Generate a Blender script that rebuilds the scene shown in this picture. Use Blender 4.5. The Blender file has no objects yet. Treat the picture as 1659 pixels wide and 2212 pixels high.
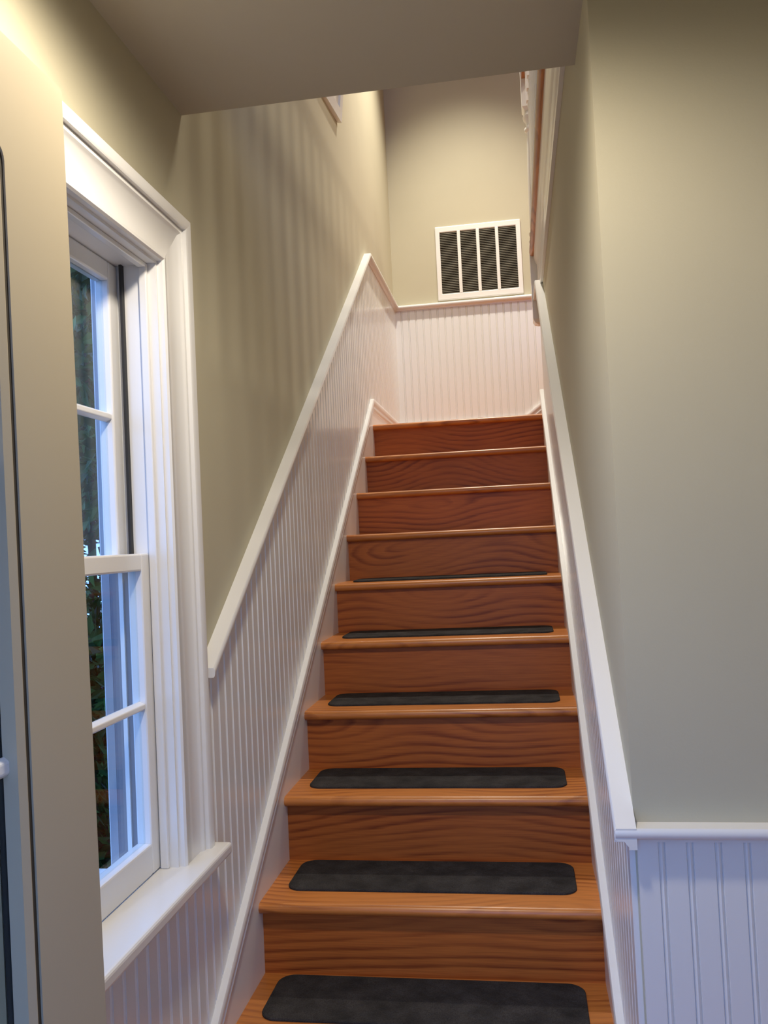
import bpy, bmesh, math, random
from mathutils import Vector, Matrix
random.seed(7)
S = bpy.context.scene
COL = S.collection
R = math.radians

# ------------------------------------------------------------------ camera
F_PX, YAW, PITCH, ROLL = 1849.77, 0.1527, 0.0339, -0.0471
cd = bpy.data.cameras.new('camera'); cam = bpy.data.objects.new('camera', cd); COL.objects.link(cam)
cd.sensor_fit = 'VERTICAL'; cd.sensor_height = 24.0; cd.lens = F_PX / 2212 * 24.0; cd.clip_start = 0.02
fw = Vector((-math.sin(YAW)*math.cos(PITCH), math.cos(YAW)*math.cos(PITCH), math.sin(PITCH)))
rt = Vector((math.cos(YAW), math.sin(YAW), 0)); up = rt.cross(fw)
c_, s_ = math.cos(ROLL), math.sin(ROLL)
r2 = c_*rt + s_*up; u2 = -s_*rt + c_*up
M = Matrix.Identity(4)
for i in range(3):
    M[i][0], M[i][1], M[i][2] = r2[i], u2[i], -fw[i]
M.translation = Vector((0.5649, -4.343, -0.6019))
cam.matrix_world = M
S.camera = cam

# ------------------------------------------------------------------ world (blue dusk sky) and exposure
W = bpy.data.worlds.new('dusk'); S.world = W; W.use_nodes = True
bg = W.node_tree.nodes['Background']; bg.inputs[0].default_value = (0.22, 0.42, 1.0, 1); bg.inputs[1].default_value = 3.0
S.view_settings.view_transform = 'Standard'; S.view_settings.look = 'None'
S.view_settings.exposure = 0.0; S.view_settings.gamma = 1.0; S.view_settings.use_curve_mapping = False

# ------------------------------------------------------------------ lamps (recessed ceiling downlights)
WARM = (1.0, 0.895, 0.74)
def spot(name, loc, power, angle, blend, radius=0.05, color=WARM):
    l = bpy.data.lights.new(name, 'SPOT'); l.energy = power; l.color = color
    l.spot_size = R(angle); l.spot_blend = blend; l.shadow_soft_size = radius
    o = bpy.data.objects.new(name, l); COL.objects.link(o); o.location = loc
    return o
spot('entry_downlight', (0.28, -3.30, 0.385), 53, 176, 0.5, 0.06)
spot('landing_downlight', (0.36, 0.36, 3.23), 430, 84, 1.0, 0.05, (1.0, 0.925, 0.79))
spot('hall_downlight', (2.03, -1.15, 3.23), 125, 150, 0.5, 0.11)
spot('hall_downlight', (2.85, -1.45, 3.23), 120, 150, 0.5, 0.10)

# ------------------------------------------------------------------ helpers
def link(name, me, mat=None, parent=None):
    o = bpy.data.objects.new(name, me); COL.objects.link(o)
    if mat and not me.materials: me.materials.append(mat)
    if parent: o.parent = parent
    return o
def mesh(name, vs, fs, mat=None, parent=None, smooth=False):
    me = bpy.data.meshes.new(name); me.from_pydata(vs, [], fs)
    bm = bmesh.new(); bm.from_mesh(me); bmesh.ops.recalc_face_normals(bm, faces=bm.faces); bm.to_mesh(me); bm.free()
    if smooth:
        me.polygons.foreach_set('use_smooth', [True]*len(me.polygons))
        try: me.set_sharp_from_angle(angle=R(40))
        except Exception: pass
    me.update()
    return link(name, me, mat, parent)
class MB:
    def __init__(s): s.v = []; s.f = []
    def box(s, x0, x1, y0, y1, z0, z1):
        n = len(s.v)
        s.v += [(x, y, z) for x in (x0, x1) for y in (y0, y1) for z in (z0, z1)]
        s.f += [tuple(n+i for i in q) for q in ((0,1,3,2),(4,6,7,5),(0,4,5,1),(2,3,7,6),(0,2,6,4),(1,5,7,3))]
        return s
    def prism(s, A, B):                     # two matching polygon loops
        n = len(s.v); k = len(A); s.v += list(A) + list(B)
        s.f += [tuple(range(n, n+k))[::-1], tuple(range(n+k, n+2*k))]
        s.f += [(n+i, n+(i+1) % k, n+k+(i+1) % k, n+k+i) for i in range(k)]
        return s
    def strip(s, loops):                    # swept closed profile through several stations
        n = len(s.v); k = len(loops[0])
        for L in loops: s.v += list(L)
        m = len(loops)
        s.f += [tuple(range(n, n+k))[::-1], tuple(range(n+(m-1)*k, n+m*k))]
        for j in range(m-1):
            a = n+j*k; b = a+k
            s.f += [(a+i, a+(i+1) % k, b+(i+1) % k, b+i) for i in range(k)]
        return s
    def lathe(s, cx, cy, prof, seg=20):     # prof: (radius, z)
        n = len(s.v)
        for r, z in prof:
            s.v += [(cx+r*math.cos(2*math.pi*i/seg), cy+r*math.sin(2*math.pi*i/seg), z) for i in range(seg)]
        for j in range(len(prof)-1):
            a = n+j*seg; b = a+seg
            s.f += [(a+i, a+(i+1) % seg, b+(i+1) % seg, b+i) for i in range(seg)]
        s.f += [tuple(range(n, n+seg))[::-1], tuple(range(n+(len(prof)-1)*seg, n+len(prof)*seg))]
        return s
    def build(s, name, mat, parent=None, bevel=0, smooth=False, seg=2):
        o = mesh(name, s.v, s.f, mat, parent, smooth)
        if bevel:
            b = o.modifiers.new('bevel', 'BEVEL'); b.width = bevel; b.segments = seg; b.limit_method = 'ANGLE'; b.angle_limit = R(40)
        return o
def box(name, x0, x1, y0, y1, z0, z1, mat, parent=None, bevel=0):
    return MB().box(x0, x1, y0, y1, z0, z1).build(name, mat, parent, bevel)
def tag(o, label, cat=None, group=None, kind=None):
    o['label'] = label
    if cat: o['category'] = cat
    if group: o['group'] = group
    if kind: o['kind'] = kind
    return o
def structure(o, label=None):
    o['kind'] = 'structure'
    if label: o['label'] = label
    return o
def empty(name, loc=(0, 0, 0)):
    o = bpy.data.objects.new(name, None); COL.objects.link(o); o.location = loc; o.empty_display_size = 0.1
    return o

# ------------------------------------------------------------------ materials
def newmat(name):
    m = bpy.data.materials.new(name); m.use_nodes = True
    nt = m.node_tree; return m, nt, nt.nodes['Principled BSDF']
def paint(name, col, rough, bump=0.0, scale=180, vary=0.03, coat=0.0):
    m, nt, b = newmat(name)
    N, Lk = nt.nodes, nt.links
    tc = N.new('ShaderNodeTexCoord')
    n1 = N.new('ShaderNodeTexNoise'); n1.inputs['Scale'].default_value = 2.3; n1.inputs['Detail'].default_value = 4
    Lk.new(tc.outputs['Object'], n1.inputs['Vector'])
    mr = N.new('ShaderNodeMapRange'); mr.inputs[1].default_value = 0.3; mr.inputs[2].default_value = 0.7
    mr.inputs[3].default_value = 1-vary; mr.inputs[4].default_value = 1+vary
    Lk.new(n1.outputs['Fac'], mr.inputs[0])
    mx = N.new('ShaderNodeMix'); mx.data_type = 'RGBA'; mx.blend_type = 'MULTIPLY'; mx.inputs[0].default_value = 1
    mx.inputs[6].default_value = (*col, 1); Lk.new(mr.outputs[0], mx.inputs[7]); Lk.new(mx.outputs[2], b.inputs['Base Color'])
    b.inputs['Roughness'].default_value = rough
    b.inputs['Coat Weight'].default_value = coat; b.inputs['Coat Roughness'].default_value = 0.15
    if bump:
        n2 = N.new('ShaderNodeTexNoise'); n2.inputs['Scale'].default_value = scale; n2.inputs['Detail'].default_value = 3
        Lk.new(tc.outputs['Object'], n2.inputs['Vector'])
        bp = N.new('ShaderNodeBump'); bp.inputs['Strength'].default_value = bump; bp.inputs['Distance'].default_value = 0.002
        Lk.new(n2.outputs['Fac'], bp.inputs['Height']); Lk.new(bp.outputs[0], b.inputs['Normal'])
    return m
def oak(name, light, dark, rough, axis='X'):
    m, nt, b = newmat(name); N, Lk = nt.nodes, nt.links
    tc = N.new('ShaderNodeTexCoord'); oi = N.new('ShaderNodeObjectInfo')
    def math_(op, a, c=None):
        n = N.new('ShaderNodeMath'); n.operation = op
        for k, v in enumerate((a, c)):
            if v is None: continue
            if isinstance(v, (int, float)): n.inputs[k].default_value = v
            else: Lk.new(v, n.inputs[k])
        return n.outputs[0]
    sp = N.new('ShaderNodeSeparateXYZ'); Lk.new(tc.outputs['Object'], sp.inputs[0])
    x, y, z = sp.outputs
    if axis == 'Y': x, y = y, x
    rnd = oi.outputs['Random']
    seed = math_('MULTIPLY', rnd, 97.0)
    xs = math_('ADD', x, seed)
    # one-dimensional wander of the pith and a slow drift of depth along the board
    def n1d(val, scale, det=2):
        n = N.new('ShaderNodeTexNoise'); n.noise_dimensions = '1D'; n.inputs['Scale'].default_value = scale; n.inputs['Detail'].default_value = det
        Lk.new(val, n.inputs['W']); return n.outputs['Fac']
    wander = math_('MULTIPLY', math_('SUBTRACT', n1d(xs, 1.5, 0), 0.5), 0.12)
    drift = math_('MULTIPLY', math_('SUBTRACT', n1d(math_('ADD', xs, 31.0), 1.3, 0), 0.5), 0.26)
    zc = math_('ADD', math_('ADD', math_('ADD', z, y), wander), math_('MULTIPLY', math_('SUBTRACT', rnd, 0.5), 0.10))
    r = math_('SQRT', math_('ADD', math_('MULTIPLY', zc, zc), math_('MULTIPLY', drift, drift)))
    cb = N.new('ShaderNodeCombineXYZ'); Lk.new(math_('MULTIPLY', xs, 2.2), cb.inputs[0]); Lk.new(math_('MULTIPLY', y, 34.0), cb.inputs[1]); Lk.new(math_('MULTIPLY', z, 34.0), cb.inputs[2])
    nw = N.new('ShaderNodeTexNoise'); nw.inputs['Scale'].default_value = 1.0; nw.inputs['Detail'].default_value = 4; Lk.new(cb.outputs[0], nw.inputs['Vector'])
    r = math_('ADD', r, math_('MULTIPLY', math_('SUBTRACT', nw.outputs['Fac'], 0.5), 0.020))
    ring = math_('FRACT', math_('MULTIPLY', r, 42.0))
    ramp = N.new('ShaderNodeValToRGB'); cr = ramp.color_ramp
    cr.elements[0].position = 0.0; cr.elements[0].color = (0, 0, 0, 1); cr.elements[1].position = 1.0; cr.elements[1].color = (0.25, 0.25, 0.25, 1)
    e = cr.elements.new(0.45); e.color = (0.12, 0.12, 0.12, 1); e = cr.elements.new(0.80); e.color = (0.85, 0.85, 0.85, 1)
    Lk.new(ring, ramp.inputs[0])
    # pores: long fine streaks
    cb2 = N.new('ShaderNodeCombineXYZ'); Lk.new(math_('MULTIPLY', xs, 9.0), cb2.inputs[0]); Lk.new(math_('MULTIPLY', y, 330.0), cb2.inputs[1]); Lk.new(math_('MULTIPLY', z, 330.0), cb2.inputs[2])
    np_ = N.new('ShaderNodeTexNoise'); np_.inputs['Scale'].default_value = 1.0; np_.inputs['Detail'].default_value = 2; Lk.new(cb2.outputs[0], np_.inputs['Vector'])
    pores = N.new('ShaderNodeMapRange'); pores.inputs[1].default_value = 0.38; pores.inputs[2].default_value = 0.7; Lk.new(np_.outputs['Fac'], pores.inputs[0])
    cb3 = N.new('ShaderNodeCombineXYZ'); Lk.new(math_('MULTIPLY', xs, 2.6), cb3.inputs[0]); Lk.new(math_('MULTIPLY', math_('ADD', y, seed), 9.0), cb3.inputs[1]); Lk.new(math_('MULTIPLY', z, 9.0), cb3.inputs[2])
    nm = N.new('ShaderNodeTexNoise'); nm.inputs['Scale'].default_value = 1.0; nm.inputs['Detail'].default_value = 1; Lk.new(cb3.outputs[0], nm.inputs['Vector'])
    mk = N.new('ShaderNodeMapRange'); mk.inputs[1].default_value = 0.40; mk.inputs[2].default_value = 0.62; mk.inputs[3].default_value = 0.22; mk.inputs[4].default_value = 1.0; Lk.new(nm.outputs['Fac'], mk.inputs[0])
    fac = math_('ADD', math_('MULTIPLY', math_('MULTIPLY', ramp.outputs[0], mk.outputs[0]), 0.85), math_('MULTIPLY', pores.outputs[0], 0.34))
    mx = N.new('ShaderNodeMix'); mx.data_type = 'RGBA'; mx.clamp_factor = True
    Lk.new(fac, mx.inputs[0]); mx.inputs[6].default_value = (*light, 1); mx.inputs[7].default_value = (*dark, 1)
    hv = N.new('ShaderNodeMix'); hv.data_type = 'RGBA'; hv.blend_type = 'MULTIPLY'; hv.inputs[0].default_value = 1
    Lk.new(mx.outputs[2], hv.inputs[6]); vr = math_('ADD', 0.86, math_('MULTIPLY', rnd, 0.28)); Lk.new(vr, hv.inputs[7])
    Lk.new(hv.outputs[2], b.inputs['Base Color'])
    b.inputs['Roughness'].default_value = rough; b.inputs['Coat Weight'].default_value = 0.10; b.inputs['Coat Roughness'].default_value = 0.22
    bp = N.new('ShaderNodeBump'); bp.inputs['Strength'].default_value = 0.12; bp.inputs['Distance'].default_value = 0.001
    Lk.new(fac, bp.inputs['Height']); Lk.new(bp.outputs[0], b.inputs['Normal'])
    return m
def glass(name):
    m, nt, b = newmat(name); N, Lk = nt.nodes, nt.links; N.remove(b)
    out = N['Material Output']; tr = N.new('ShaderNodeBsdfTransparent'); gl = N.new('ShaderNodeBsdfGlossy'); fr = N.new('ShaderNodeFresnel'); mx = N.new('ShaderNodeMixShader')
    tr.inputs[0].default_value = (0.93, 0.96, 0.95, 1); gl.inputs['Roughness'].default_value = 0.01; fr.inputs[0].default_value = 1.3
    ge = N.new('ShaderNodeNewGeometry'); im = N.new('ShaderNodeMapRange'); im.inputs[3].default_value = 1.3; im.inputs[4].default_value = 1/1.3
    Lk.new(ge.outputs['Backfacing'], im.inputs[0]); Lk.new(im.outputs[0], fr.inputs[0])
    tc = N.new('ShaderNodeTexCoord'); n = N.new('ShaderNodeTexNoise'); n.inputs['Scale'].default_value = 3.0; Lk.new(tc.outputs['Object'], n.inputs['Vector'])
    bp = N.new('ShaderNodeBump'); bp.inputs['Strength'].default_value = 0.05; bp.inputs['Distance'].default_value = 0.004; Lk.new(n.outputs['Fac'], bp.inputs['Height']); Lk.new(bp.outputs[0], gl.inputs['Normal'])
    Lk.new(fr.outputs[0], mx.inputs[0]); Lk.new(tr.outputs[0], mx.inputs[1]); Lk.new(gl.outputs[0], mx.inputs[2]); Lk.new(mx.outputs[0], out.inputs[0])
    return m
WALL = paint('greige_wall_paint', (0.52, 0.478, 0.345), 0.75, 0.08, 220)
CEIL = paint('ceiling_paint', (0.50, 0.46, 0.38), 0.85, 0.10, 160)
TRIM = paint('white_trim_paint', (0.82, 0.81, 0.79), 0.28, 0.02, 40, 0.012, 0.3)
BEAD = paint('white_beadboard_paint', (0.80, 0.80, 0.785), 0.30, 0.02, 40, 0.015, 0.25)
DOORP = paint('tan_door_paint', (0.50, 0.43, 0.30), 0.45, 0.03, 60, 0.02)
VENTW = paint('white_enamel', (0.84, 0.82, 0.78), 0.35)
VENTD = paint('dark_louvre_enamel', (0.15, 0.135, 0.10), 0.45)
DARK = paint('dark_duct', (0.02, 0.018, 0.015), 0.9)
GAP_SHADE = paint('brown_gap_shade', (0.05, 0.038, 0.022), 0.8)  # dark colour standing for shade in the door's glazing gap
RUBBER = paint('black_track', (0.02, 0.02, 0.022), 0.6)
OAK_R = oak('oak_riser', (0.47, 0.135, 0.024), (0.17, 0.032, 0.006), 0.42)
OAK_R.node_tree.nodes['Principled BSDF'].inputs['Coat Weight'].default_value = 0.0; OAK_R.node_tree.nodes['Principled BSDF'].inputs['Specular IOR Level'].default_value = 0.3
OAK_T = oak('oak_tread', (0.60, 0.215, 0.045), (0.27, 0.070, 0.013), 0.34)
OAK_Y = oak('oak_nosing', (0.50, 0.21, 0.07), (0.19, 0.06, 0.018), 0.32, 'Y')
GLASS = glass('window_glass')
def carpet():
    m, nt, b = newmat('charcoal_carpet'); N, Lk = nt.nodes, nt.links
    tc = N.new('ShaderNodeTexCoord'); n = N.new('ShaderNodeTexNoise'); n.inputs['Scale'].default_value = 420; n.inputs['Detail'].default_value = 3
    Lk.new(tc.outputs['Object'], n.inputs['Vector'])
    n2 = N.new('ShaderNodeTexNoise'); n2.inputs['Scale'].default_value = 14; Lk.new(tc.outputs['Object'], n2.inputs['Vector'])
    ad = N.new('ShaderNodeMath'); ad.operation = 'MULTIPLY'; Lk.new(n.outputs['Fac'], ad.inputs[0]); Lk.new(n2.outputs['Fac'], ad.inputs[1])
    rp = N.new('ShaderNodeValToRGB'); rp.color_ramp.elements[0].position = 0.12
    wv = []
    for ang in (0.9, -0.9):
        mp = N.new('ShaderNodeMapping'); mp.inputs['Rotation'].default_value = (0, 0, ang); Lk.new(tc.outputs['Object'], mp.inputs[0])
        w_ = N.new('ShaderNodeTexWave'); w_.inputs['Scale'].default_value = 7.5; Lk.new(mp.outputs[0], w_.inputs['Vector']); wv.append(w_.outputs['Fac'])
    mxw = N.new('ShaderNodeMath'); mxw.operation = 'MAXIMUM'; Lk.new(wv[0], mxw.inputs[0]); Lk.new(wv[1], mxw.inputs[1])
    pw_ = N.new('ShaderNodeMath'); pw_.operation = 'POWER'; Lk.new(mxw.outputs[0], pw_.inputs[0]); pw_.inputs[1].default_value = 6; rp.color_ramp.elements[0].color = (0.020, 0.019, 0.019, 1)
    rp.color_ramp.elements[1].position = 0.42; rp.color_ramp.elements[1].color = (0.062, 0.058, 0.058, 1); Lk.new(ad.outputs[0], rp.inputs[0])
    Lk.new(rp.outputs[0], b.inputs['Base Color']); b.inputs['Roughness'].default_value = 0.95; b.inputs['Specular IOR Level'].default_value = 0.15
    bp = N.new('ShaderNodeBump'); bp.inputs['Strength'].default_value = 0.6; bp.inputs['Distance'].default_value = 0.002; hs = N.new('ShaderNodeMath'); hs.operation = 'SUBTRACT'; Lk.new(n.outputs['Fac'], hs.inputs[0]); Lk.new(pw_.outputs[0], hs.inputs[1])
    Lk.new(hs.outputs[0], bp.inputs['Height']); Lk.new(bp.outputs[0], b.inputs['Normal'])
    return m
CARPET = carpet()
def leafmat():
    m, nt, b = newmat('leaf_green'); N, Lk = nt.nodes, nt.links
    g = N.new('ShaderNodeNewGeometry'); rp = N.new('ShaderNodeValToRGB')
    rp.color_ramp.elements[0].color = (0.015, 0.055, 0.012, 1); rp.color_ramp.elements[1].color = (0.09, 0.20, 0.045, 1)
    Lk.new(g.outputs['Random Per Island'], rp.inputs[0]); Lk.new(rp.outputs[0], b.inputs['Base Color']); b.inputs['Roughness'].default_value = 0.5; b.inputs['Specular IOR Level'].default_value = 0.25
    return m
LEAF = leafmat()
BARK = paint('bark', (0.10, 0.07, 0.05), 0.9, 0.6, 60, 0.2)
SOIL = paint('ground_soil', (0.06, 0.065, 0.04), 0.95, 0.5, 12, 0.3)
SIDING = paint('exterior_siding', (0.55, 0.56, 0.56), 0.7)
CHROME = paint('satin_nickel', (0.55, 0.53, 0.50), 0.3); CHROME.node_tree.nodes['Principled BSDF'].inputs['Metallic'].default_value = 1.0
CANVAS = paint('pale_print', (0.62, 0.60, 0.54), 0.6, 0.05, 30, 0.25)

# ------------------------------------------------------------------ dimensions (landing = 0, +Y up the stair)
RISE, RUN, NR = 0.19, 0.2737, 11
XL, XR = -0.1415, 0.7226                    # stair between the skirt boards
WL, WR = -0.160, 0.742                      # wall faces
YB, YE = 1.200, -2.765                      # back wall, entry-facing wall
FL, CE, UP, UC = -NR*RISE, 0.415, 0.82, 3.26
YC = -2.46                                  # where the entry ceiling ends
YF = -4.20                                  # inside of the front wall
SL = RISE/RUN

# ------------------------------------------------------------------ the shell
wy0, wy1, wz0, wz1 = -3.50, -2.63, -1.255, 0.020      # window opening
m = MB()
X0 = -0.305
m.box(X0, WL, YF-.15, wy0, FL-.3, UC); m.box(X0, WL, wy1, YB+.15, FL-.3, UC)
m.box(X0, WL, wy0, wy1, FL-.3, wz0-.03); m.box(X0, WL, wy0, wy1, wz1, UC)
wall_left = structure(m.build('wall_left', WALL), 'greige painted stairwell wall beside the window')
wall_back = structure(box('wall_back', WL, 3.75, YB, YB+.15, FL-.3, UC, WALL), 'greige wall behind the stair landing')
wall_right = structure(box('wall_right', WR, WR+.12, YE+.12, 0.0, FL, UP-.03, WALL), 'greige stair wall under the upper floor edge')
wall_entry = structure(box('wall_entry', WR, 1.82, YE, YE+.12, FL, CE, WALL), 'greige entry wall above white beadboard')
structure(box('wall_east', 1.70, 1.82, YF-.15, YE, FL, CE, WALL), 'greige entry side wall')
structure(box('wall_upper', 3.60, 3.75, YF-.15, YB, FL-.3, UC, WALL), 'greige upstairs hall wall')
m = MB()
dx0, dx1, dz = 0.02, 0.93, -0.03                      # doorway in the front wall
ux0, ux1, uz0, uz1 = 0.30, 2.40, 1.55, 3.05            # unseen upstairs opening, added and sized to send blue sky light onto the balusters
m.box(WL, dx0, YF-.15, YF, FL-.3, uz0).box(dx1, 3.6, YF-.15, YF, FL-.3, uz0).box(dx0, dx1, YF-.15, YF, dz, uz0)
m.box(WL, ux0, YF-.15, YF, uz0, UC).box(ux1, 3.6, YF-.15, YF, uz0, UC).box(ux0, ux1, YF-.15, YF, uz1, UC)
structure(m.build('wall_front', WALL), 'greige front wall with the doorway')
structure(box('floor', WL, 3.6, YF-.15, YB, FL-.06, FL, OAK_T), 'oak entry floor')
structure(box('ceiling', WL, 1.82, YF, YC, CE, CE+.10, CEIL), 'flat entry ceiling ending above the stair')
structure(box('floor_upper', WL, 3.6, YF, YC, CE+.10, UP, CEIL), 'upstairs floor over the entry')
m = MB().box(WR, 3.6, YC, 0.0, UP-.03, UP).box(1.56, 3.6, 0.0, YB, UP-.2, UP)
structure(m.build('floor_hall', OAK_Y), 'oak upstairs hall floor')
structure(box('ceiling_upper', X0, 3.75, YF-.15, YB+.15, UC, UC+.1, CEIL), 'upstairs ceiling')
structure(box('ground', -14, 12, -16, 14, FL-.32, FL-.30, SOIL), 'dark soil outside the house')

# ------------------------------------------------------------------ beadboard planks
PW = 0.0475
PROF = [(0, .010), (PW-.0130, .010), (PW-.0112, .0062), (PW-.0088, .0088), (PW-.0062, .0100), (PW-.0036, .0088), (PW-.0012, .0062), (PW, .010)]
def plank(parent, origin, along, out, L, zb, zt):
    """one beadboard plank: profile extruded vertically, ends cut to the lines zb(u), zt(u)"""
    A = []; B = []
    pr = [(0, 0.0)] + PROF + [(PW, 0.0)]
    for u, d in pr:
        p = Vector(origin) + Vector(along)*(L+u) + Vector(out)*d
        A.append((p.x, p.y, zb(L+u))); B.append((p.x, p.y, zt(L+u)))
    o = MB().prism(A, B).build('plank', BEAD, parent, smooth=False)
    return o
ZR = lambda y: -1.118 + 0.686*(y+2.80)      # right chair rail line
RL = 0.858                        # chair rail line z = RL + SL*y
YRL = 0.100                                  # where the left rail turns level
ZRL = RL + SL*YRL
skirt_low = lambda y: max(FL, SL*y - 0.03)
def run_planks(parent, origin, along, out, a, b, zb, zt):
    n = int((b-a)/PW)
    for i in range(n+1):
        L = a + i*PW
        if L+PW > b+1e-6: break
        if zt(L+PW/2) - zb(L+PW/2) < .03: continue
        plank(parent, origin, along, out, L, zb, zt)
def zt_left(y):
    if y < -2.484: return wz0-.03
    return min(RL+SL*y, ZRL)-.01
run_planks(wall_left, (WL, 0, 0), (0, 1, 0), (1, 0, 0), -2.485-24*PW, YB+.03, lambda y: min(skirt_low(y), .02) if y > -2.484 else FL, zt_left)
run_planks(wall_back, (0, YB, 0), (1, 0, 0), (0, -1, 0), WL+.008, WR+.10, lambda x: 0.02, lambda x: ZRL-.01)
run_planks(wall_right, (WR, 0, 0), (0, 1, 0), (-1, 0, 0), YE+.002, -0.05, skirt_low, lambda y: min(ZR(y)-.01, .58))
run_planks(wall_entry, (0, YE, 0), (1, 0, 0), (0, -1, 0), WR+.003, 1.70, lambda x: FL, lambda x: -1.128)

# ------------------------------------------------------------------ swept trims
def sweep_wall(name, path, out, prof, mat, parent=None, bevel=0):
    """profile (d out of the wall, h up) along a path in a vertical wall plane; plumb cuts"""
    loops = []
    n = len(path)
    for i, p in enumerate(path):
        p = Vector(p)
        a = Vector(path[max(i-1, 0)]); b = Vector(path[min(i+1, n-1)])
        def fac(q, r):
            d = r-q; hz = math.hypot(d.x, d.y); return d.length/max(hz, 1e-6)
        fs = []
        if i > 0: fs.append(fac(a, p))
        if i < n-1: fs.append(fac(p, b))
        f = sum(fs)/len(fs)
        loops.append([tuple(p + Vector(out)*d + Vector((0, 0, h*f))) for d, h in prof])
    return MB().strip(loops).build(name, mat, parent, bevel, smooth=True)
RAILP = [(0, -.030), (.014, -.030), (.014, -.026), (.018, -.022), (.021, -.018), (.034, -.018), (.037, -.015), (.038, -.010), (.037, -.004), (.034, 0), (0, 0)]
CAPP = [(0, -.062), (.019, -.062), (.0205, -.052), (.0245, -.046), (.0245, -.040), (.022, -.037), (.022, -.030), (.027, -.024), (.029, -.016), (.029, -.006), (.026, 0), (0, 0)]
ya0 = -2.488
r = sweep_wall('trim_1', [(WL, ya0, RL+SL*ya0), (WL, YRL, ZRL), (WL, YB, ZRL)], (1, 0, 0), RAILP, TRIM)
structure(r, 'white chair rail climbing the window-side stair wall')
r = sweep_wall('trim_2', [(WL, YB, ZRL), (WR+.06, YB, ZRL), (1.45, YB, ZRL+.53)], (0, -1, 0), RAILP, TRIM)
structure(r, 'white chair rail across the landing wall below the vent')
ye = YE-.02
zcr = ZR(YE-.036)
r = sweep_wall('trim_3', [(WR, YE-.036, zcr), (WR, -2.80+(.575+1.118)/.686, .575), (WR, -.02, .575)], (-1, 0, 0), RAILP, TRIM)
structure(r, 'white chair rail climbing the stair wall beside the entry')
r = sweep_wall('trim_4', [(WR-.036, YE, zcr), (1.70, YE, zcr)], (0, -1, 0), RAILP, TRIM)
structure(r, 'white level chair rail on the entry wall')

# ------------------------------------------------------------------ staircase
st = empty('staircase', (0.29, -1.5, FL))
tag(st, 'oak staircase with white skirt boards rising to a landing', 'staircase', kind='structure')
def par(o):
    o.parent = st; o.matrix_parent_inverse = Matrix.Translation((-0.29, 1.5, -FL)); return o
OV = 0.034; TT = 0.028
def tread_mesh(depth):
    prof = []
    r = TT/2
    for i in range(9):
        a = math.pi/2 + math.pi*i/8
        prof.append((r + r*math.cos(a), -r + r*math.sin(a)))
    prof = prof[::1] + [(depth, -TT), (depth, 0)]
    A = [(-(XR-XL)/2, y, z) for y, z in prof]; B = [((XR-XL)/2, y, z) for y, z in prof]
    return A, B
xc = (XL+XR)/2
A, B = tread_mesh(RUN+OV+.01)
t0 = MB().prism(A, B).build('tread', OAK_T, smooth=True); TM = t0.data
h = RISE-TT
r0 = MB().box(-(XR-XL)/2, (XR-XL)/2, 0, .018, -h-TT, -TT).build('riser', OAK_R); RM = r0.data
for k in range(0, NR):
    if k:
        o = t0 if k == 1 else bpy.data.objects.new('tread', TM)
        if k > 1: COL.objects.link(o)
        o.location = (xc, -k*RUN, -k*RISE); par(o)
    o = r0 if k == 0 else bpy.data.objects.new('riser', RM)
    if k: COL.objects.link(o)
    o.location = (xc, -k*RUN+OV, -k*RISE); par(o)
A, B = tread_mesh(YB+.0)
o = MB().prism(A, B).build('landing_floor', OAK_T, smooth=True); o.location = (xc, 0, 0); par(o)
# upper flight turning right off the landing
for i in range(4):
    x0 = WR+.10+i*.245; z = .205*(i+1)
    par(box('riser', x0, x0+.018, .02, YB-.02, z-.205, z-.028, OAK_R))
    if i < 3: par(MB().box(x0-.03, x0+.28, .02, YB-.02, z-.028, z).build('tread', OAK_T, bevel=.01))
# skirt boards
SC = 0.118                                   # top of cap: z = SC + SL*y
for side, xw, xf, sgn in (('l', WL, XL, 1), ('r', WR, XR, -1)):
    sc = SC if side == 'l' else 0.105
    y0, y1 = -2.95, 0.03
    yl = YB-.001 if side == 'l' else 0.03
    def poly(x):
        pts = [(x, y0, FL+.002), (x, y0, sc+SL*y0-.02), (x, y1, sc+SL*y1-.02)]
        if side == 'l': pts += [(x, yl, sc+SL*y1-.02), (x, yl, -.05), (x, .09, -.05), (x, .09, -.33)]
        else: pts += [(x, .07, sc+SL*y1-.02), (x, .07, -.33)]
        pts += [(x, -.25, -.58), (x, y0+.6, FL+.002)]
        return pts
    sk = par(MB().prism(poly(xw), poly(xf)).build('skirt_board', TRIM))
    path = [(xw, y0, sc+SL*y0), (xw, y1, sc+SL*y1)]
    if side == 'l': path.append((xw, yl, sc+SL*y1))
    c = sweep_wall('cap_molding', path, (sgn, 0, 0), CAPP, TRIM); c.parent = sk
# skirt on the landing's back wall climbing with the upper flight
q = par(MB().prism([(WL+.02, YB, .0), (.66, YB, 0), (1.6, YB, .62), (1.6, YB, .90), (.655, YB, .140), (WL+.02, YB, .140)],
             [(WL+.02, YB-.0185, .0), (.66, YB-.0185, 0), (1.6, YB-.0185, .62), (1.6, YB-.0185, .90), (.655, YB-.0185, .140), (WL+.02, YB-.0185, .140)]).build('skirt_board', TRIM))
c = sweep_wall('cap_molding', [(WL+.02, YB, .155), (.655, YB, .155), (1.6, YB, .155+.945*.76)], (0, -1, 0), CAPP, TRIM); c.parent = q

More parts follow.
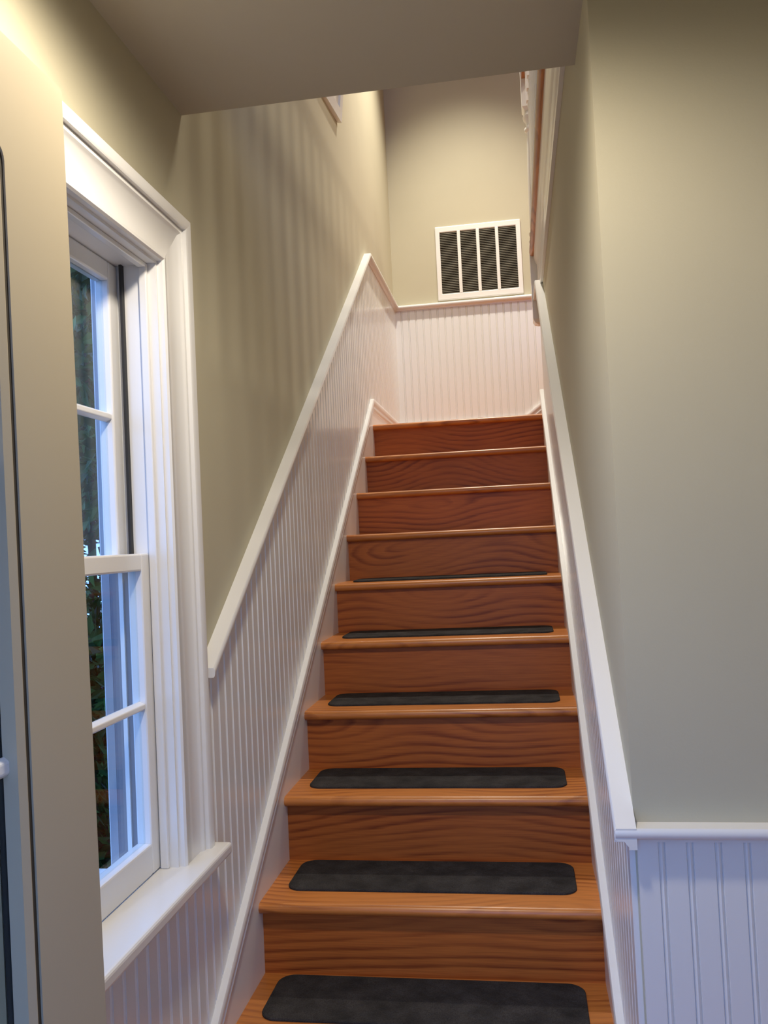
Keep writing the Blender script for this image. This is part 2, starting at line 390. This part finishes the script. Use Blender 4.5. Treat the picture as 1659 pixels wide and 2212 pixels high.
# ------------------------------------------------------------------ tread mats
def mat_mesh():
    hw, hd, r, t = 0.382, 0.103, 0.040, 0.006
    loop = []
    for cx, cy, a0 in ((hw-r, hd-r, 0), (-hw+r, hd-r, 90), (-hw+r, -hd+r, 180), (hw-r, -hd+r, 270)):
        for i in range(7):
            a = R(a0+15*i); loop.append((cx+r*math.cos(a), cy+r*math.sin(a)))
    return loop, t
loop, t = mat_mesh()
mo = MB().strip([[(x, y, 0) for x, y in loop], [(x, y, t-.002) for x, y in loop], [(x*.994, y*.98, t) for x, y in loop]]).build('stair_mat', CARPET)
ORD = {4: 'fourth', 5: 'fifth', 6: 'sixth', 7: 'seventh', 8: 'eighth', 9: 'ninth'}
for k in range(4, 10):
    o = mo if k == 4 else bpy.data.objects.new('stair_mat', mo.data)
    if k > 4: COL.objects.link(o)
    o.location = (0.292 + random.uniform(-.004, .004), -k*RUN + 0.190, -k*RISE + .0002); o.rotation_euler.z = R(random.uniform(-.3, .3))
    tag(o, 'charcoal carpet mat with rounded corners on the %s tread below the landing' % ORD[k], 'mat', 'carpet mats on the stair treads')

# ------------------------------------------------------------------ window
win = structure(empty('window_1', (WL, (wy0+wy1)/2, wz0)), 'white double-hung window with muntins and moulded casing')
win['category'] = 'window'
def wpar(o, p=None):
    if p is None:
        o.parent = win; o.matrix_parent_inverse = Matrix.Translation(win.location).inverted()
    else: o.parent = p
    return o
CW = 0.128
CP = [(0, 0), (0, .012), (.004, .016), (.010, .016), (.013, .0135), (.082, .0135), (.086, .0165), (.090, .020), (.0985, .020), (.0995, .0175), (.1005, .028), (.106, .031), (.124, .031), (CW, .027), (CW, 0)]
iy0, iy1, iz = wy0+.006, wy1-.006, wz1-.006
def P(d, y, z): return (WL+d, y, z)
wpar(MB().prism([P(d, iy1+w, wz0) for w, d in CP], [P(d, iy1+w, iz+w) for w, d in CP]).build('side_casing', TRIM, smooth=True))
wpar(MB().prism([P(d, iy0-w, wz0) for w, d in CP], [P(d, iy0-w, iz+w) for w, d in CP]).build('side_casing', TRIM, smooth=True))
wpar(MB().prism([P(d, iy0-w, iz+w) for w, d in CP], [P(d, iy1+w, iz+w) for w, d in CP]).build('head_casing', TRIM, smooth=True))
# stool (inner sill)
wpar(MB().box(WL-.045, WL+.062, iy0-CW-.03, iy1+CW+.022, wz0-.026, wz0).build('sill', TRIM, bevel=.007, seg=3))
# jambs, stops and exterior stops
JX0, JX1 = X0, WL
wpar(MB().box(JX0, JX1, wy1-.012, wy1, wz0, wz1).build('jamb', TRIM)); wpar(MB().box(JX0, JX1, wy0, wy0+.012, wz0, wz1).build('jamb', TRIM))
wpar(MB().box(JX0, JX1, wy0+.012, wy1-.012, wz1-.012, wz1).build('jamb', TRIM))
jy0, jy1, jz = wy0+.012, wy1-.012, wz1-.012
for a, b in ((jy1-.010, jy1), (jy0, jy0+.010)):
    wpar(MB().box(-.196, -.178, a, b, wz0, jz).build('stop', TRIM, bevel=.003))
    wpar(MB().box(-.2380, -.2325, a-.002 if a > -3 else a, b if a > -3 else b+.002, wz0, jz).build('parting_bead', RUBBER))
wpar(MB().box(-.196, -.178, jy0+.010, jy1-.010, jz-.010, jz).build('stop', TRIM, bevel=.003))
JAMB_DIM = paint('grey_jamb_dim', (0.36, 0.37, 0.39), 0.5)
LINER = paint('grey_vinyl_liner', (0.22, 0.22, 0.24), 0.5)
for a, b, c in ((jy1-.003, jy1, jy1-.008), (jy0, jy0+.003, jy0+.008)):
    wpar(MB().box(-.288, -.2410, a, b, wz0, -.642).build('jamb_liner', LINER))
    wpar(MB().box(X0-.0005, -.2885, a, b, wz0, jz).build('jamb_dim_cover', JAMB_DIM))  # thin cover, greyed to tone down lamp light on the white jamb
    wpar(MB().box(-.266, -.257, min(c, a), max(c, b), wz0, -.642).build('track_rib', TRIM))
# exterior sill and brick moulding
wpar(MB().box(-.36, WL-.045, jy0, jy1, wz0-.035, wz0-.004).build('exterior_sill', TRIM))
for a, b in ((wy1, wy1+.06), (wy0-.06, wy0)): wpar(MB().box(X0-.010, X0, a, b, wz0-.03, wz1+.06).build('exterior_casing', TRIM))
def sash(name, x1, x0, z0, z1, stile, top, bot):
    gx = (x0+x1)/2
    a, b = jy0+.001, jy1-.001
    f = MB().box(x0, x1, a, a+stile, z0, z1).box(x0, x1, b-stile, b, z0, z1).box(x0, x1, a+stile, b-stile, z1-top, z1).box(x0, x1, a+stile, b-stile, z0, z0+bot)
    s = wpar(f.build(name, TRIM, bevel=.004))
    ga, gb, g0, g1 = a+stile, b-stile, z0+bot, z1-top
    ym, zm = (ga+gb)/2, (g0+g1)/2
    hw = .011
    def bar(along):
        pr = [(-hw, .0), (-.005, .013), (.005, .013), (hw, 0), (.005, -.013), (-.005, -.013)]
        if along == 'y': return MB().prism([(gx+d, ga, zm+w) for w, d in pr], [(gx+d, gb, zm+w) for w, d in pr])
        return MB().prism([(gx+d*.98, ym+w, g0) for w, d in pr], [(gx+d*.98, ym+w, g1) for w, d in pr])
    mu = bar('y').build('muntin', TRIM, bevel=.002); wpar(mu, s); mu = bar('z').build('muntin', TRIM, bevel=.002); wpar(mu, s)
    for p0, p1 in ((ga, ym), (ym, gb)):
        for q0, q1 in ((g0, zm), (zm, g1)):
            wpar(box('pane', gx-.002, gx+.002, p0, p1, q0, q1, GLASS), s)
    return s
sash('lower_sash', -.198, -.231, wz0+.001, -.604, .038, .036, .062)
sash('upper_sash', -.247, -.280, -.640, jz-.001, .040, .040, .036)

# ------------------------------------------------------------------ glazed entry door, open against the window wall
DW, DH, DT = 0.86, 2.045, 0.044
XD, YD = 0.050, -3.394                       # room-side face and latch edge
dr = empty('entry_door', (XD-DT/2, YD-DW, FL+.005))
tag(dr, 'tan painted entry door with muntin glazing, standing open beside the window', 'door')
dr['kind'] = 'thing'
dr.rotation_euler.y = R(-0.8)
dr.location.x += 2.0*math.sin(R(0.8))
def dpar(o, p=None):
    if p is None: o.parent = dr
    else: o.parent = p
    return o
# door local: y 0 (hinge) .. DW (latch), z 0..DH, x thickness
g0, g1, gz0, gz1 = 0.128, DW-0.128, 0.315, 1.920
def rounded(y0, y1, z0, z1, r, seg=5):
    L = []
    for cy, cz, a0 in ((y1-r, z1-r, 0), (y0+r, z1-r, 90), (y0+r, z0+r, 180), (y1-r, z0+r, 270)):
        for i in range(seg+1):
            a = R(a0+90*i/seg); L.append((cy+r*math.cos(a), cz+r*math.sin(a)))
    return L
def ring_mesh(outer, inner, xo0, xo1):
    """a flat plate with a hole: two matching loops"""
    k = len(outer); v = []; f = []
    for x in (xo0, xo1):
        v += [(x, y, z) for y, z in outer]; v += [(x, y, z) for y, z in inner]
    for i in range(k):
        j = (i+1) % k
        f += [(i, j, k+j, k+i), (2*k+i, 3*k+i, 3*k+j, 2*k+j), (i, 2*k+i, 2*k+j, j), (k+i, k+j, 3*k+j, 3*k+i)]
    return v, f
hole = rounded(g0, g1, gz0, gz1, .018)
outer = []
for i, (y, z) in enumerate(hole):
    q = i//6
    outer.append(((DW, DH), (0, DH), (0, 0), (DW, 0))[q])
# a slab whose hole matches the rounded glazing cut-out
v, f = ring_mesh(outer, hole, -DT/2, DT/2)
me = mesh('door_slab', v, f, DOORP)
bm = bmesh.new(); bm.from_mesh(me.data); bmesh.ops.remove_doubles(bm, verts=bm.verts, dist=1e-5); bmesh.ops.dissolve_degenerate(bm, edges=bm.edges, dist=1e-6); bmesh.ops.recalc_face_normals(bm, faces=bm.faces); bm.to_mesh(me.data); bm.free()
me.name = 'slab'; dpar(me)
e = .0065                                     # shadow gap around the glazing frame
for sgn in (1, -1):
    a = rounded(g0+e, g1-e, gz0+e, gz1-e, .016); b = rounded(g0+.022, g1-.022, gz0+.022, gz1-.022, .004)
    k = len(a); v = []; f = []
    for L, x in ((a, .004), (a, DT/2-.0015), ([(y+(.004 if y < DW/2 else -.004), z+(.004 if z < 1 else -.004)) for y, z in a], DT/2+.0005), (b, DT/2-.002), (b, .004)):
        v += [(sgn*x, y, z) for y, z in L]
    for s in range(4):
        for i in range(k):
            j = (i+1) % k; f.append((s*k+i, s*k+j, (s+1)*k+j, (s+1)*k+i))
    dpar(mesh('glazing_frame', v, f, DOORP))
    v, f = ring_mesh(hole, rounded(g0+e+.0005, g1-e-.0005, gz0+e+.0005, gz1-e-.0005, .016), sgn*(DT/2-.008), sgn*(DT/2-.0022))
    dpar(mesh('gap_shade_ring', v, f, GAP_SHADE))  # dark ring filling the gap, its shade put in as colour
fr = MB().box(-.004, .004, g0+.001, g1-.001, gz0+.001, gz0+.02).box(-.004, .004, g0+.001, g1-.001, gz1-.02, gz1-.001).box(-.004, .004, g0+.001, g0+.02, gz0+.02, gz1-.02).box(-.004, .004, g1-.02, g1-.001, gz0+.02, gz1-.02).build('glazing_gasket', RUBBER)
dpar(fr)
ya, yb, za, zb = g0+.02, g1-.02, gz0+.02, gz1-.02
rows, cols = 5, 3
zs = [za+(zb-za)*i/rows for i in range(rows+1)]; ys = [ya+(yb-ya)*i/cols for i in range(cols+1)]
pr = [(-.011, .0045), (-.006, .011), (.006, .011), (.011, .0045)]
for sgn in (1, -1):
    for z in zs[1:-1]: dpar(MB().prism([(sgn*d, ya-.006, z+w) for w, d in pr], [(sgn*d, yb+.006, z+w) for w, d in pr]).build('muntin', TRIM, bevel=.002))
    for y in ys[1:-1]: dpar(MB().prism([(sgn*d*.98, y+w, za) for w, d in pr], [(sgn*d*.98, y+w, zb) for w, d in pr]).build('muntin', TRIM))
dpar(box('pane', -.003, .003, ya, yb, za, zb, GLASS))
hd = MB()
for i in range(1):
    prof = [(0, .0), (.030, .0), (.030, .006), (.012, .010), (.011, .030), (.024, .036), (.027, .050), (.018, .060), (0, .062)]
    n = 20
    for r_, d in prof:
        hd.v += [(DT/2+d, DW-.064+max(r_, .0005)*math.cos(2*math.pi*j/n), .86+max(r_, .0005)*math.sin(2*math.pi*j/n)) for j in range(n)]
    for s in range(len(prof)-1):
        hd.f += [(s*n+j, s*n+(j+1) % n, (s+1)*n+(j+1) % n, (s+1)*n+j) for j in range(n)]
dpar(hd.build('knob', CHROME, smooth=True))

# ------------------------------------------------------------------ return-air vent on the landing wall
vx0, vx1, vz0, vz1 = 0.136, 0.688, 0.945, 1.430
ve = empty('return_air_vent', ((vx0+vx1)/2, YB, vz0))
tag(ve, 'white framed return-air vent with four dark louvred columns on the landing wall', 'vent')
def vpar(o):
    o.parent = ve; o.matrix_parent_inverse = Matrix.Translation(ve.location).inverted(); return o
B_ = .030
ix0, ix1, iz0, iz1 = vx0+B_, vx1-B_, vz0+B_+.012, vz1-B_-.010
v, f = ring_mesh([(vx1, vz1), (vx0, vz1), (vx0, vz0), (vx1, vz0)], [(ix1, iz1), (ix0, iz1), (ix0, iz0), (ix1, iz0)], YB, YB-.012)
o = mesh('frame', [(y, x, z) for x, y, z in v], f, VENTW); vpar(o); bv = o.modifiers.new('bevel', 'BEVEL'); bv.width = .005; bv.segments = 2
vpar(box('duct_back', ix0-.005, ix1+.005, YB-.0015, YB-.0005, iz0-.005, iz1+.005, DARK))
cw = (ix1-ix0)/4
for i in (1, 2, 3):
    vpar(MB().box(ix0+i*cw-.0105, ix0+i*cw+.0105, YB-.013, YB-.001, iz0-.004, iz1+.004).build('mullion', VENTW, bevel=.003))
nl = 36; pitch = (iz1-iz0)/nl
lw = cw-.021
lm = MB().prism([(-cw/2, -.0105, -.0045), (-cw/2, -.0100, -.0055), (-cw/2, -.0015, .0035), (-cw/2, -.0020, .0045)], [(cw/2, -.0105, -.0045), (cw/2, -.0100, -.0055), (cw/2, -.0015, .0035), (cw/2, -.0020, .0045)])
l0 = None
for c in range(4):
    for i in range(nl):
        if l0 is None: o = l0 = lm.build('louvre', VENTD)
        else: o = bpy.data.objects.new('louvre', l0.data); COL.objects.link(o)
        o.location = (ix0+(c+.5)*cw, YB, iz0+(i+.5)*pitch); vpar(o)

# ------------------------------------------------------------------ picture hanging on the stairwell wall
pic = empty('framed_picture', (WL, -0.50, 1.345))
tag(pic, 'pale framed picture hanging high on the stairwell wall', 'picture')
# local: x out of the wall, y back along the wall (-), z up
fr = MB(); pw, ph, fwid, ft = 0.70, 0.50, 0.05, 0.022
v, f = ring_mesh([(0, 0), (-pw, 0), (-pw, ph), (0, ph)], [(-fwid, fwid), (-pw+fwid, fwid), (-pw+fwid, ph-fwid), (-fwid, ph-fwid)], 0.002, ft)
o = mesh('frame', v, f, TRIM); o.parent = pic
o = box('print', .004, .012, -pw+fwid-.005, -fwid+.005, fwid-.005, ph-fwid+.005, CANVAS); o.parent = pic
pic.rotation_euler = (R(7), R(7), 0)

# ------------------------------------------------------------------ upper floor edge, newel, balusters and handrail
fa = MB()
FP = [(0, .55), (.012, .55), (.013, .556), (.013, .575), (.0105, .580), (.0105, .640), (.013, .646), (.013, .652), (.0105, .656), (.0105, .735), (.016, .745), (.020, .757), (.024, .772), (.024, UP-.040), (0, UP-.040)]
fasc = structure(MB().prism([(WR-d, YC+.01, z) for d, z in FP], [(WR-d, -.045, z) for d, z in FP]).build('trim_5', TRIM, smooth=True), 'white fascia moulding along the upper floor edge')
bal = empty('balustrade', (0.735, -1.2, UP))
tag(bal, 'white turned balustrade on an oak nosing along the upper floor edge', 'balustrade')
def bpar(o):
    o.parent = bal; o.matrix_parent_inverse = Matrix.Translation(bal.location).inverted(); return o
prof = [(.80, UP-.040)]
for i in range(7):
    a = -math.pi/2 - math.pi*i/6
    prof.append((.698+.014+.014*math.cos(a), UP-.020+.020*math.sin(a)))
prof.append((.80, UP))
bpar(MB().prism([(x, YC, z+.0006) for x, z in prof], [(x, -.045, z+.0006) for x, z in prof]).build('nosing', OAK_Y, smooth=True))
# newel with turned shaft and rounded drop
nw = MB()
nx, ny, nh = .745, 0.0, .045
zb, zt = .455, .845
nb = MB().strip([[(nx+a*k, ny+b*k, z) for a, b in ((-1, -1), (1, -1), (1, 1), (-1, 1))] for k, z in ((.020, zb-.012), (.036, zb-.004), (nh, zb+.012), (nh, zt), (.034, zt+.012))])
n_o = bpar(nb.build('newel_post', TRIM))
def npart(o): o.parent = n_o; o.matrix_parent_inverse = Matrix.Translation(bal.location).inverted() @ Matrix.Identity(4); return o
tp = [(.030, .850), (.043, .862), (.045, .872), (.036, .884), (.030, .890), (.042, .903), (.043, .912), (.032, .926), (.036, .95), (.037, 1.02), (.033, 1.25), (.028, 1.40), (.028, 1.425), (.038, 1.436), (.038, 1.446), (.028, 1.458), (.030, 1.475), (.042, 1.492), (.044, 1.505), (.034, 1.520), (.030, 1.535)]
shaft = MB().lathe(nx, ny, tp, 24).build('turned_shaft', TRIM, smooth=True); shaft.parent = n_o
ub = MB().strip([[(nx+a*k, ny+b*k, z) for a, b in ((-1, -1), (1, -1), (1, 1), (-1, 1))] for k, z in ((.034, 1.530), (nh, 1.545), (nh, 1.88), (.052, 1.885), (.052, 1.905), (.020, 1.93))]).build('upper_block', TRIM); ub.parent = n_o
# balusters
bp_ = [(.0095, .17), (.0155, .185), (.0155, .195), (.010, .205), (.010, .215), (.0150, .235), (.0155, .27), (.0110, .52), (.0095, .66), (.0125, .67), (.0125, .68), (.0095, .69)]
bm_ = MB().box(-.016, .016, -.016, .016, 0, .17); bm_.lathe(0, 0, bp_, 14); bm_.box(-.016, .016, -.016, .016, .69, .865)
b0 = None
yv = -.15
while yv > YC+.03:
    if b0 is None: o = b0 = bm_.build('baluster', TRIM, smooth=True)
    else: o = bpy.data.objects.new('baluster', b0.data); COL.objects.link(o)
    o.location = (.735, yv, UP+.0006); bpar(o)
    yv -= .115
HP = [(-.030, 0), (-.030, .012), (-.026, .022), (-.028, .034), (-.024, .046), (-.012, .054), (.012, .054), (.024, .046), (.028, .034), (.026, .022), (.030, .012), (.030, 0)]
bpar(MB().prism([(.735+a, YC, UP+.865+b) for a, b in HP], [(.735+a, -.044, UP+.865+b) for a, b in HP]).build('handrail', OAK_Y, smooth=True))

# ------------------------------------------------------------------ planting outside the window
def shrub(loc, rad, hgt, n, leaf, label, seed):
    rg = random.Random(seed)
    e_ = empty('shrub', loc); tag(e_, label, 'shrub', 'evergreen shrubs outside the window')
    tr = MB()
    for j in range(5):
        a = rg.uniform(0, 6.28); top = Vector((math.cos(a)*rad*.5, math.sin(a)*rad*.5, hgt*rg.uniform(.6, .9)))
        loops = []
        for q in range(5):
            t_ = q/4; c = Vector((top.x*t_**1.4, top.y*t_**1.4, top.z*t_)); rr = .04*(1-t_)+.008
            loops.append([(c.x+rr*math.cos(k*math.pi/3), c.y+rr*math.sin(k*math.pi/3), c.z) for k in range(6)])
        tr.strip(loops)
    o = tr.build('branches', BARK); o.parent = e_
    vs = []; fs = []
    clumps = [(Vector((rg.gauss(0, .45)*rad, rg.gauss(0, .45)*rad, hgt*rg.uniform(.06, 1.0))), rad*rg.uniform(.18, .36)) for _ in range(60)]
    for _ in range(n):
        c, cr = rg.choice(clumps)
        d = Vector((rg.gauss(0, 1), rg.gauss(0, 1), rg.gauss(0, 1))).normalized()
        p = c + d*cr*rg.uniform(.6, 1.0)
        u = (d + Vector((rg.gauss(0, .6), rg.gauss(0, .6), rg.gauss(0, .6)-.3))).normalized(); w = u.cross(Vector((rg.random(), rg.random(), rg.random()))).normalized(); nn = u.cross(w)
        l = leaf*rg.uniform(.7, 1.3); k = len(vs)
        vs += [tuple(p), tuple(p+u*l*.5+w*l*.26+nn*l*.06), tuple(p+u*l), tuple(p+u*l*.5-w*l*.26+nn*l*.06)]
        fs += [(k, k+1, k+2), (k, k+2, k+3)]
    me = bpy.data.meshes.new('foliage'); me.from_pydata(vs, [], fs); me.update()
    o = link('foliage', me, LEAF, e_); o['kind'] = 'stuff'
GZ = FL-.30
for x_, y_, r_, h_, n_, lf, lab, sd in (
        (-1.55, -0.35, 0.85, 4.2, 16000, .08, 'leafy evergreen shrub close outside the window', 1),
        (-2.35, 1.20, 1.1, 4.8, 18000, .10, 'bushy evergreen shrub behind the one near the window', 2),
        (-5.3, 5.6, 1.6, 6.2, 18000, .16, 'tall broad evergreen shrub furthest outside the window', 3)):
    shrub((x_, y_, GZ), r_, h_, n_, lf, lab, sd)
